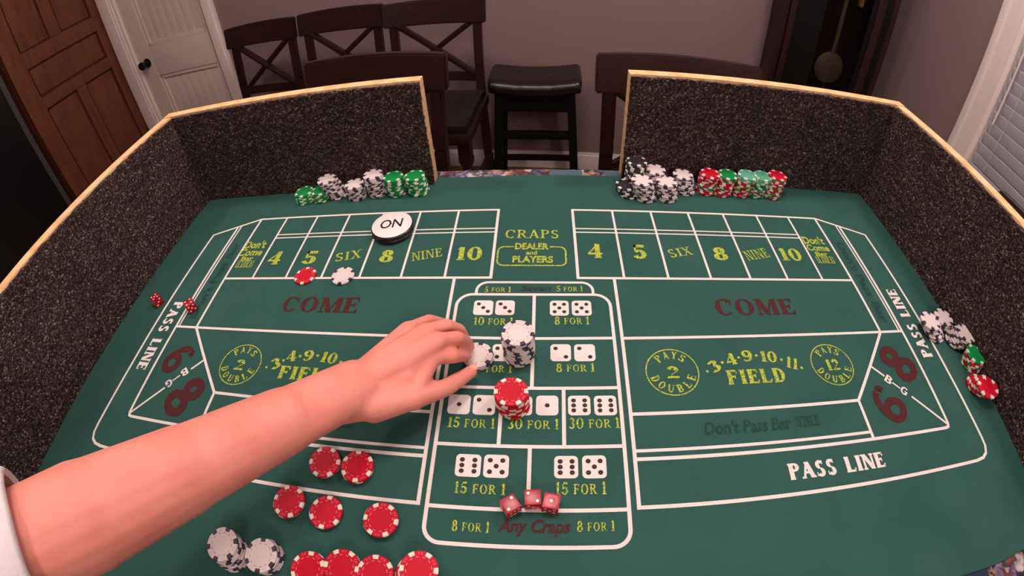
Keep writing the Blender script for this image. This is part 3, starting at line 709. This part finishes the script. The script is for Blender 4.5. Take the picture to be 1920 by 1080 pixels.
for sg in (1, -1):
    lettering('Don\'t Pass Bar', ((sg*.292-(.027 if sg > 0 else 0), .2435), .120, .0185), 'dark_print', kind='sans', bold=.03, shear=.2)
    polyprint('dice_symbol', dicebox(((sg*.292+.058, .2435), .034, .013)), 'dark_print', PZ+.0001)
    lettering('Don\'t Pass Bar', ((sg*.563, .495), .19, .017), 'dark_print', kind='sans', bold=.03, rot=-90*sg, label='dark faded lettering along the side strip')
# printed dice faces
PIPS = {1: [(0, 0)], 2: [(-1, 1), (1, -1)], 3: [(-1, 1), (0, 0), (1, -1)], 4: [(-1, 1), (1, -1), (-1, -1), (1, 1)], 5: [(-1, 1), (1, -1), (-1, -1), (1, 1), (0, 0)], 6: [(-1, 1), (-1, 0), (-1, -1), (1, 1), (1, 0), (1, -1)]}
for n_, x0, x1, y0, y1 in ((3, 888, 924.5, 563.5, 591), (3, 929, 965, 563.5, 591), (5, 1031, 1066.5, 564, 592), (5, 1072, 1109, 564, 592), (4, 882, 917, 645.7, 677.5), (4, 923, 960, 645.7, 677.5), (2, 1032, 1070.6, 645.7, 677.5), (2, 1076.6, 1116, 645.7, 677.5),
        (1, 840, 882, 740, 776.6), (2, 887, 929, 741, 778), (1, 956, 998, 743, 779), (1, 1005, 1047, 742, 779), (6, 1065, 1107, 742, 779), (6, 1114, 1156, 742, 779),
        (6, 854, 901.7, 851.7, 894), (5, 906.7, 954, 852.7, 896), (6, 1039, 1084, 855, 897), (5, 1091.7, 1137, 854, 897)):
    (cx, cy), wd, ht = pxbox(x0, x1, y0, y1); r = .005
    poly = arcpts(cx+wd/2-r, cy+ht/2-r, r, 0, 90, 5)+arcpts(cx-wd/2+r, cy+ht/2-r, r, 90, 180, 5)+arcpts(cx-wd/2+r, cy-ht/2+r, r, 180, 270, 5)+arcpts(cx+wd/2-r, cy-ht/2+r, r, 270, 360, 5)
    fo = polyprint('printed_die', [poly], 'white_print', PZ+.0001, 'printed white die face showing %d' % n_)
    sx_, sy_ = wd*.25, ht*.25
    pp = polyprint('printed_pip', [arcpts(cx+i*sx_, cy+j*sy_, .0029, 0, 337.5, 15) for i, j in PIPS[n_]], 'pip_print', PZ+.0002)
    pp.parent = fo

# ------------------------------------------------------------------ carpeted panels
def carpet_slab(bm, x0, x1, y0, y1, z0, z1, seed):
    """lining with a slightly ragged pile surface"""
    rnd = random.Random(seed); b2 = bmesh.new(); box(b2, x0, x1, y0, y1, z0, z1)
    bmesh.ops.subdivide_edges(b2, edges=[e_ for e_ in b2.edges if e_.calc_length() > .05], cuts=46, use_grid_fill=True)
    bmesh.ops.subdivide_edges(b2, edges=[e_ for e_ in b2.edges if e_.calc_length() > .011], cuts=1, use_grid_fill=True)
    for v in b2.verts:
        j = .0013; v.co += Vector((rnd.uniform(-j, j), rnd.uniform(-j, j), rnd.uniform(-j, j) if v.co.z > z0+.01 else 0))
    merge(bm, b2)
PT = TZ+.214
def wing(name, label, xs, x_end, sgn):
    """side board at x = xs (carpet face), back board from xs to x_end at y = .748"""
    r = empty(name, (xs, .76, TZ)); tag(r, label, 'panel', 'carpeted panels around the felt')
    ox, oy, oz = xs, .76, TZ
    e0, e1 = sorted((x_end, xs+sgn*.030))
    def o_(n, bm, m): o = obj(n, bm, m, r); return o
    yb = .748 if sgn < 0 else .762
    b = B(); box(b, e0-ox, e1-ox, yb+.007-oy, yb+.029-oy, .0005, PT-oz, .0012); o_('back_board', b, 'pine')
    y_front = -.12
    s0, s1 = sorted((xs+sgn*.008, xs+sgn*.030))
    b = B(); box(b, s0-ox, s1-ox, y_front-oy, yb+.006-oy, .0005, PT-oz-.001, .0012); o_('side_board', b, 'pine')
    # lining
    e0, e1 = sorted((x_end-sgn*(-.002), xs)); 
    b = B(); carpet_slab(b, e0-ox, e1-ox, yb-oy, yb+.007-oy, .0005, PT-oz-.004, 3); o = o_('carpet_lining', b, 'carpet')
    s0, s1 = sorted((xs, xs+sgn*.008))
    b = B(); carpet_slab(b, s0-ox, s1-ox, y_front-oy, yb-oy, .0005, PT-oz-.004, 5); o_('carpet_lining', b, 'carpet')
wing('rail_wing', 'pine-edged carpeted rail panels on the side of the ON puck', -.735, -.192, -1)
wing('rail_wing', 'pine-edged carpeted rail panels on the window side', .712, .163, 1)

# ------------------------------------------------------------------ chips
CR, CT = .0195, .0033
NS = 48
def chip_profile(raise_=0):
    h = CT; e_ = .0005
    return [(0.0001, 0), (CR-e_, 0), (CR, e_), (CR, h-e_), (CR-e_, h), (.0147, h), (.0125, h), (.0120, h-.0003), (0.0001, h-.0003)]
def chip_mesh(body, spot, dash=None):
    bm = bmesh.new(); prof = chip_profile(); rings = []
    for r, z in prof: rings.append([bm.verts.new((r*math.cos(2*PI*i/NS), r*math.sin(2*PI*i/NS), z)) for i in range(NS)])
    for k, (a, c) in enumerate(zip(rings, rings[1:])):
        for i in range(NS):
            f = bm.faces.new((a[i], a[(i+1) % NS], c[(i+1) % NS], c[i]))
            if 1 <= k <= 4 and (i % 8) in (0, 1, 2): f.material_index = 1
            if k == 0 and False: pass
            if k == 5 and dash and (i % 4) in (0, 1): f.material_index = 2 if (i % 8) < 4 else 0
    bmesh.ops.remove_doubles(bm, verts=bm.verts, dist=.0002)
    return finish(bm, [body, spot, dash or body], True, 'chip')
PAL = {'red': ('chip_red', 'chip_spot', 'dash_pink'), 'white': ('chip_white', 'chip_navy', 'dash_grey'), 'green': ('chip_green', 'chip_spot', None), 'pale green': ('chip_pale_green', 'chip_spot', None), 'black': ('chip_black', 'chip_spot', None)}
CH = {k: chip_mesh(*v) for k, v in PAL.items()}
# larger, nearer chips: body with spots and ring as parts
def plain_body(m):
    bm = bmesh.new(); lathe(bm, chip_profile(), NS, cap=False); bmesh.ops.remove_doubles(bm, verts=bm.verts, dist=.0002); return finish(bm, m, True, 'chip_body')
def spot_mesh(m):
    bm = bmesh.new(); g_ = .00012
    prof = [(.0150, -g_+.0002), (CR-.0004, -g_), (CR+g_, .0005), (CR+g_, CT-.0005), (CR-.0004, CT+g_), (.0150, CT+g_)]
    cols = []
    for i in range(5):
        a_ = math.radians(-10+5*i); cols.append([bm.verts.new((r*math.cos(a_), r*math.sin(a_), z)) for r, z in prof])
    for a, c in zip(cols, cols[1:]):
        for k in range(len(prof)): bm.faces.new((a[k], a[(k+1) % len(prof)], c[(k+1) % len(prof)], c[k]))
    bm.faces.new(cols[0]); bm.faces.new(cols[-1][::-1]); return finish(bm, m, True, 'spot')
def ring_mesh(m):
    bm = bmesh.new()
    for k in range(12):
        a0 = math.radians(k*30+4)
        vs_ = [(r, a0+math.radians(d_)) for d_ in (0, 7, 14) for r in (.0127, .0134)]
        V = [bm.verts.new((r*math.cos(a_), r*math.sin(a_), CT+.00008)) for r, a_ in vs_]
        bm.faces.new((V[0], V[1], V[3], V[2])); bm.faces.new((V[2], V[3], V[5], V[4]))
    for k in range(6):      # small printed dice between the spots
        for dd in (-5, 5):
            a0 = math.radians(k*60+30+dd); c = Vector((.0168*math.cos(a0), .0168*math.sin(a0))); ux = Vector((math.cos(a0), math.sin(a0))); uy = Vector((-ux.y, ux.x))
            for off in (-.0007, .0007):
                V = [bm.verts.new((*(c+ux*(p+off)+uy*q_), CT+.00008)) for p, q_ in ((-.0002, -.0008), (.0002, -.0008), (.0002, .0008), (-.0002, .0008))]
                bm.faces.new(V)
    for f in bm.faces:
        f.normal_update()
    return finish(bm, m, False, 'ring')
BIG = {k: (plain_body(PAL[k][0]), spot_mesh(PAL[k][1]), ring_mesh(PAL[k][2])) for k in ('red', 'white')}
ORD = ['topmost', 'second', 'third', 'fourth', 'fifth', 'sixth', 'seventh', 'eighth', 'ninth', 'tenth', 'eleventh', 'twelfth', 'thirteenth', 'fourteenth', 'fifteenth', 'sixteenth', 'seventeenth']
def chip(color, loc, rz, label, group, big=False, tilt=(0, 0)):
    if big:
        bd, sp, rg = BIG[color]; o = link('poker_chip', bd, None, loc)
        for k in range(6):
            s_ = link('edge_spot', sp, o); s_.rotation_euler = (0, 0, k*PI/3)
        link('printed_ring', rg, o)
    else: o = link('poker_chip', CH[color], None, loc)
    o.rotation_euler = (tilt[0], tilt[1], rz); tag(o, label, 'poker chip', group)
    return o
def stack(desc, group, basepx, toppx, cols, jit=.0008, big=False, straight=False, lean=None):
    n = len(cols); b0 = at(*basepx); t0 = at(*toppx, z=TZ+n*CT)
    if straight: t0 = b0
    rnd = random.Random(hash(desc) % 1000 if False else sum(map(ord, desc)))
    for i in range(n):                       # i from the bottom
        f_ = i/max(1, n-1); p = b0*(1-f_)+t0*f_ if n > 1 else t0
        k = n-1-i; color = cols[k]
        if n == 1: lb = desc
        elif k == 0: lb = 'topmost %s chip of the %s' % (color, desc)
        elif i == 0: lb = 'bottom %s chip of the %s' % (color, desc)
        else: lb = '%s %s chip from top of the %s' % (ORD[k], color, desc)
        jx, jy = (rnd.uniform(-jit, jit), rnd.uniform(-jit, jit)) if 0 < i < n-1 else (0, 0)
        chip(color, (p[0]+jx, p[1]+jy, TZ+.0006+i*(CT+.00002)), rnd.uniform(0, PI), lb, group, big and (k < 2))
    return n
G1, G2, G3, G4, G5 = 'chip stacks along the panel behind the ON puck', 'chip stacks along the back panel by the black chips', 'chip stacks by the window-side panel', 'chips on the near part of the felt', 'chips on the centre bets'
W, K, R, G, P = 'white', 'black', 'red', 'green', 'pale green'
stack('lowest green stack behind the ON puck', G1, (573.5, 376), (570, 359), [G]*6)
stack('dull green stack under the leaning white one', G1, (605, 372), (601, 356), [G]*6, .001)
stack('leaning white stack behind the ON puck', G1, (636, 366), (612, 336), [W]*12, .0015)
stack('short white stack behind the ON puck', G1, (672, 368), (664, 345), [W]*9)
stack('tall white stack behind the ON puck', G1, (710, 362), (699, 327), [W]*13, .0018)
stack('green stack beside the tall white stack', G1, (746, 361), (737, 331), [G]*11, .0012)
stack('green stack nearest the pine panel end', G1, (787, 360), (777, 329), [G]*11, .0012)
stack('tall black stack', G2, (1188, 350), (1194, 301.6), [K]*16, .0012)
stack('low black stack before the tall black stack', G2, (1180, 364), (1174, 346), [K]*5, .001)
stack('white stack between black chips and panel', G2, (1224, 352), (1229, 318), [W]*12)
stack('white stack in front of the black stack', G2, (1210, 371), (1203.7, 338), [W]*11, .0012)
stack('front white stack farther from the black chips', G2, (1250.6, 371), (1249.7, 340), [W]*10)
stack('white stack next to the red-topped mixed stack', G2, (1284, 358), (1280.6, 327), [W]*10, .0014)
stack('red-topped mixed stack beside the white stacks', G2, (1322, 358), (1332, 325), [R, R, R, R, R, G, R, G, G, R, R, R], .001)
stack('mixed stack topped bright green', G2, (1352, 361), (1365, 327), [G, R, G, R, R, R, R, G, R, R, R, R], .001)
stack('pale green topped stack, mostly red below', G2, (1386, 362), (1402, 328), [P, P, P, R, R, G, R, R, G, R, R, R, R], .001)
stack('pale green topped stack, green below', G2, (1414, 363), (1430, 330), [P, P, P, G, G, G, G, G, R, G, G, G], .001)
stack('red-topped mixed stack ending the row', G2, (1445, 366), (1458, 329), [R, G, R, R, G, R, G, R, R, G, R, G, R], .001)
stack('white stack on the side pass line border', G3, (1750, 627), (1745, 601.5), [W]*7, .002)
stack('low white stack against the side panel', G3, (1768, 609), (1769.7, 594.7), [W]*4, .001)
stack('mixed stack topped green by side panel', G3, (1818, 684), (1830, 664), [G, R, R, G, R, R, G], .0012)
# slumped white stack: chips leaning one on another towards the panel
def slump(desc, group, color, p0, p1, n, tilt, ax):
    q3 = Matrix.Rotation(math.radians(tilt), 4, Vector(ax)); lift = CR*abs(math.sin(math.radians(tilt)))+.001
    a0 = Vector(at(*p0, z=TZ+lift)); a1 = Vector(at(*p1, z=TZ+lift+(n-1)*(CT+.0003)))
    for i in range(n):
        k = n-1-i
        lb = ('topmost %s chip of the %s' if k == 0 else 'bottom %s chip of the %s' if i == 0 else ORD[k]+' %s chip from top of the %s') % (color, desc)
        o = chip(color, (0, 0, 0), 0, lb, group)
        o.matrix_world = Matrix.Translation(a0.lerp(a1, i/(n-1))+Vector((.0006*math.sin(i*2.1), .0015*math.cos(i*1.7), 0))) @ q3 @ Matrix.Rotation(i*1.3, 4, 'Z')
slump('slumped white stack by side panel', G3, W, (1789, 641), (1809, 626), 7, 4, (.1, 1, 0))
slump('tipped red stack by side panel', G3, R, (1831, 724), (1851, 727), 6, -8, (-.15, 1, 0))
# near part of the felt
stack('leaning white stack near the forearm', G4, (442, 1043), (416.4, 1020.3), [W]*9, .001, True)
stack('white stack beside the near red chips', G4, (505, 1047), (488.6, 1041), [W]*6, .001, True)
stack('red pile in the near pass line, arm side', G4, (611.5, 869), (608.6, 866), [R]*3, .001, True)
stack('red pile in the near pass line, centre side', G4, (671.5, 879), (669.5, 874), [R]*3, .001, True)
stack('red pile touching the pass line border', G4, (543, 942), (541.4, 939.5), [R]*3, .001, True)
stack('red pile just below the pass line border', G4, (611.5, 962), (610.8, 960), [R]*2, .001, True)
stack('lone red pile nearest the centre box', G4, (715.5, 976), (713.6, 974.4), [R]*3, .001, True)
stack('first red pile beside the near white stacks', G4, (584, 1070), (577, 1067), [R]*4, .001, True)
stack('second red pile from the near white stacks', G4, (644, 1067), (640, 1063), [R]*4, .001, True)
stack('third red pile from the near white stacks', G4, (704, 1078), (702.5, 1075), [R]*4, .001, True)
stack('tall red pile ending the bottom row', G4, (777, 1078), (785, 1068), [R]*6, .0015, True)
# centre bets and box bets
stack('tall white stack on the printed 4-4 dice', G5, (973, 667), (971, 624), [W]*14, .0012, True)
stack('low white stack at the fingertips', G5, (897, 673), (895, 665), [W]*3, .001, True)
stack('red stack on the 30 FOR 1 box', G5, (963, 761), (958, 734), [R]*9, .001, True)
stack('single red chip below the left number 5', 'single chips on the number boxes', (572, 517), (572, 516.5), [R], big=True)
stack('single white chip below the word SIX', 'single chips on the number boxes', (642.5, 517), (642.5, 516.5), [W], big=True)

# ------------------------------------------------------------------ ON puck
pc = at(738, 434); pk = empty('marker_puck', (pc[0], pc[1], TZ+.0006), math.radians(8)); tag(pk, 'round white ON puck with black rim on box 8', 'puck')
PR = .0375
b = B(); lathe(b, [(.001, 0), (PR-.002, 0), (PR, .002), (PR, .006), (PR-.0015, .0075), (PR, .009), (PR, .0135), (PR-.0025, .0155), (PR-.004, .0150), (.001, .0150)], 56, cap=False)
obj('rim', b, 'puck_black', pk)
b = B(); lathe(b, [(.001, .0145), (PR-.003, .0145), (PR-.002, .0152), (PR-.0032, .0160), (.001, .0162)], 56, cap=False); obj('face', b, 'puck_white', pk)
pol = place(sans_text('ON', .012, .12), (0, 0), .040, .0235, 0)
b = B()
for p in pol: b.faces.new([b.verts.new((x+.0, y+.001, .0164)) for x, y in p])
o = obj('lettering', b, 'ink', pk, smooth=False); o['label'] = 'black letters ON'

# ------------------------------------------------------------------ dice
DS = .0175
def die_body():
    bm = bmesh.new(); box(bm, -DS/2, DS/2, -DS/2, DS/2, 0, DS, .0016); return finish(bm, 'die_red', True, 'die')
db = die_body()
pm = bmesh.new(); lathe(pm, [(.0001, 0), (.00165, 0), (.00165, .0001), (.0001, .0001)], 14, cap=False); pm = finish(pm, 'die_pip', True, 'pip')
FACES = {'top': Matrix.Translation((0, 0, DS)), 'front': Matrix.Translation((0, -DS/2, DS/2)) @ Matrix.Rotation(PI/2, 4, 'X'), 'right': Matrix.Translation((DS/2, 0, DS/2)) @ Matrix.Rotation(PI/2, 4, 'Y'), 'left': Matrix.Translation((-DS/2, 0, DS/2)) @ Matrix.Rotation(-PI/2, 4, 'Y'), 'back': Matrix.Translation((0, DS/2, DS/2)) @ Matrix.Rotation(-PI/2, 4, 'X')}
def die(px, rot, faces, label, tilt=0, group='red translucent dice'):
    c = at(px[0], px[1], TZ+DS*.6); o = link('die', db, None, (c[0], c[1], TZ+.0006)); o.rotation_euler = (0, 0, math.radians(rot)); tag(o, label, 'die', group)
    for f_, n_ in faces.items():
        for i, j in PIPS[n_]:
            p_ = link('pip', pm, o); p_.matrix_local = FACES[f_] @ Matrix.Translation((i*.0046, j*.0046, .00002))
    return o
die((957, 948), 125, {'top': 2, 'front': 3, 'right': 1, 'left': 6, 'back': 4}, 'red die showing two, turned cornerwise, nearest the hand')
die((999, 936), 4, {'top': 2, 'front': 3, 'right': 1, 'left': 6, 'back': 4}, 'middle red die of the three, showing two')
d3 = die((1033.5, 943), -10, {'top': 1, 'front': 5, 'right': 4, 'left': 3, 'back': 2}, 'red die showing one with frosted engraved face')
b = B()
for k in range(14):
    a0 = 2*PI*k/14
    for r0, r1, da in ((.0040, .0052, .16), (.0058, .0066, .2)):
        sc_ = 1/max(abs(math.cos(a0)), abs(math.sin(a0)))**.55
        V = [b.verts.new((r*sc_*math.cos(a0+s_*da), r*sc_*math.sin(a0+s_*da), DS+.00006)) for r, s_ in ((r0, -1), (r1, -1), (r1, 1), (r0, 1))]
        b.faces.new(V)
obj('engraving', b, 'die_frost', d3, smooth=False)
die((293.5, 562), -28, {'top': 5, 'front': 6, 'right': 3, 'left': 4, 'back': 1}, 'small red die beyond the side pass line, near the carpet')
die((356.5, 572), -38, {'top': 4, 'front': 6, 'right': 5, 'left': 2, 'back': 1}, 'small red die on the double line beside the word PASS')

# ------------------------------------------------------------------ the reaching arm
pe = empty('person', tuple(at(60, 1010, 1.12))); tag(pe, 'bare forearm and hand in white short sleeve reaching for white chips', 'person')
bpy.context.view_layer.update()
def capsule(bm, p0, p1, r0, r1, n=16, flat=1, side=None):
    """tapered round-ended limb piece; flat<1 squashes the cross-section across 'side'"""
    p0, p1 = Vector(p0), Vector(p1); z = p1-p0; L_ = z.length; z.normalize()
    x = Vector(side if side is not None else (0, 0, 1)); x = (x-z*x.dot(z)).normalized(); y = z.cross(x)
    rings = []; st_ = []
    for k in range(1, 5): a_ = PI/2*k/5; st_.append((-r0*math.cos(a_), r0*math.sin(a_)))
    st_.append((0, r0)); st_.append((L_*.33, r0*.67+r1*.33)); st_.append((L_*.66, r0*.34+r1*.66)); st_.append((L_, r1))
    for k in range(4, 0, -1): a_ = PI/2*k/5; st_.append((L_+r1*math.cos(a_), r1*math.sin(a_)))
    for d_, r in st_: rings.append([bm.verts.new(p0+z*d_+x*math.cos(2*PI*i/n)*r*flat+y*math.sin(2*PI*i/n)*r) for i in range(n)])
    for a, c in zip(rings, rings[1:]):
        for i in range(n): bm.faces.new((a[i], a[(i+1) % n], c[(i+1) % n], c[i]))
    v0 = bm.verts.new(p0-z*r0); v1 = bm.verts.new(p1+z*r1)
    for i in range(n): bm.faces.new((v0, rings[0][(i+1) % n], rings[0][i])); bm.faces.new((v1, rings[-1][i], rings[-1][(i+1) % n]))
def A(px, py, z): return Vector(at(px, py, z))
wrist = A(668, 722, .985); elbow = A(20, 1035, 1.135)
shoulder = elbow + Vector((-.18, -.22, .14))
b = B()
f1 = wrist.lerp(elbow, .25); f2 = wrist.lerp(elbow, .55); f3 = wrist.lerp(elbow, .8)
upv = Vector((0, 0, 1))
capsule(b, wrist, f1, .033, .036, 20, .76, upv); capsule(b, f1, f2, .036, .042, 20, .88, upv); capsule(b, f2, f3, .042, .048, 20, .95, upv)
capsule(b, f3, elbow, .048, .046, 20, 1, upv); capsule(b, elbow, shoulder, .046, .056, 20)
mcp = {'i': A(812, 668, .975), 'm': A(817, 640, .985), 'r': A(797, 622, .983), 'l': A(765, 617, .975)}
hl = A(690, 700, .985)
for k_, r in (('i', .0135), ('m', .0135), ('r', .0125), ('l', .0115)):
    st0 = wrist.lerp(mcp[k_], .12); capsule(b, st0, mcp[k_], .021, r, 16, .75, upv)
capsule(b, wrist.lerp(mcp['i'], .3)-upv*.006, wrist.lerp(mcp['i'], .75)-upv*.006, .018, .015, 16)
fing = {'i': [(848, 668, .968), (868, 667, .946), (874, 668, .928)], 'm': [(858, 634, .972), (874, 641, .948), (880, 650, .929)], 'r': [(838, 610, .970), (862, 618, .948), (871, 632, .930)], 'l': [(805, 600, .962), (832, 606, .946), (846, 618, .932)]}
rad = {'i': (.0100, .0088, .0078, .007), 'm': (.0102, .009, .008, .0072), 'r': (.0096, .0085, .0076, .0068), 'l': (.0086, .0076, .0068, .006)}
for k_, js in fing.items():
    pts_ = [mcp[k_]]+[A(*j) for j in js]; rr = rad[k_]
    for i in range(3): capsule(b, pts_[i], pts_[i+1], rr[i], rr[i+1], 14)
th = [A(700, 762, .975), A(775, 748, .968), A(838, 726, .948), A(883, 697, .931)]
capsule(b, wrist-upv*.004, th[1], .020, .0135, 14); capsule(b, th[0], th[1], .019, .0125, 14); capsule(b, th[1], th[2], .0125, .0105, 14); capsule(b, th[2], th[3], .0105, .0082, 14)
capsule(b, th[1], mcp['i'], .009, .010, 12)
capsule(b, A(728, 735, .968), A(790, 697, .968), .019, .0125, 14); capsule(b, A(700, 735, .972), A(760, 712, .972), .021, .016, 14)
capsule(b, wrist.lerp(f1, .35)-upv*.004, A(705, 752, .972), .030, .020, 16)
capsule(b, A(748, 745, .966), A(800, 715, .962), .011, .008, 12)
me = finish(b, 'skin', 'all', 'arm'); tmp = bpy.data.objects.new('t', me); COL.objects.link(tmp)
md = tmp.modifiers.new('r', 'REMESH'); md.mode = 'VOXEL'; md.voxel_size = .0022; md.use_smooth_shade = True
ms = tmp.modifiers.new('s', 'SMOOTH'); ms.factor = .6; ms.iterations = 7
me2 = bpy.data.meshes.new_from_object(tmp.evaluated_get(bpy.context.evaluated_depsgraph_get())); bpy.data.objects.remove(tmp)
for p in me2.polygons: p.use_smooth = True
ao = link('body', me2, None); ao.parent = pe; ao.matrix_parent_inverse = pe.matrix_world.inverted()
# thumb nail
b = B(); d_ = (th[3]-th[2]).normalized(); up_ = (upv-d_*upv.dot(d_)).normalized(); sd = d_.cross(up_)
ctr = th[3]+up_*.0079+d_*.001
V = []
for i in range(5):
    for j in range(4):
        u = -1+i*.5; v = -1+j*2/3; V.append(b.verts.new(ctr+sd*u*.005+d_*v*.0062*(1-.15*u*u)-up_*.0022*u*u))
for i in range(4):
    for j in range(3): b.faces.new((V[i*4+j], V[i*4+j+1], V[(i+1)*4+j+1], V[(i+1)*4+j]))
o = obj('thumbnail', b, 'nail', None); o.parent = pe; o.matrix_parent_inverse = pe.matrix_world.inverted()
# short sleeve with a folded hem
b = B(); hem = elbow.lerp(f3, .32); ax_ = (shoulder-hem); L_ = ax_.length; q4 = axis_m(hem, shoulder)
prof = [(.056, .004), (.060, .0), (.0635, .004), (.0635, .022), (.0645, .026), (.066, .06), (.068, .12), (.072, L_+.02), (.068, L_+.02), (.062, .12), (.058, .03), (.056, .004)]
lathe(b, prof, 40, q4, cap=False)
for v in b.verts:
    v.co += Vector((math.sin(v.co.x*70+v.co.z*40), math.cos(v.co.y*80), math.sin(v.co.x*60)))*.0022
o = obj('sleeve', b, 'shirt', None, smooth='all'); o.parent = pe; o.matrix_parent_inverse = pe.matrix_world.inverted(); o['label'] = 'white short sleeve'
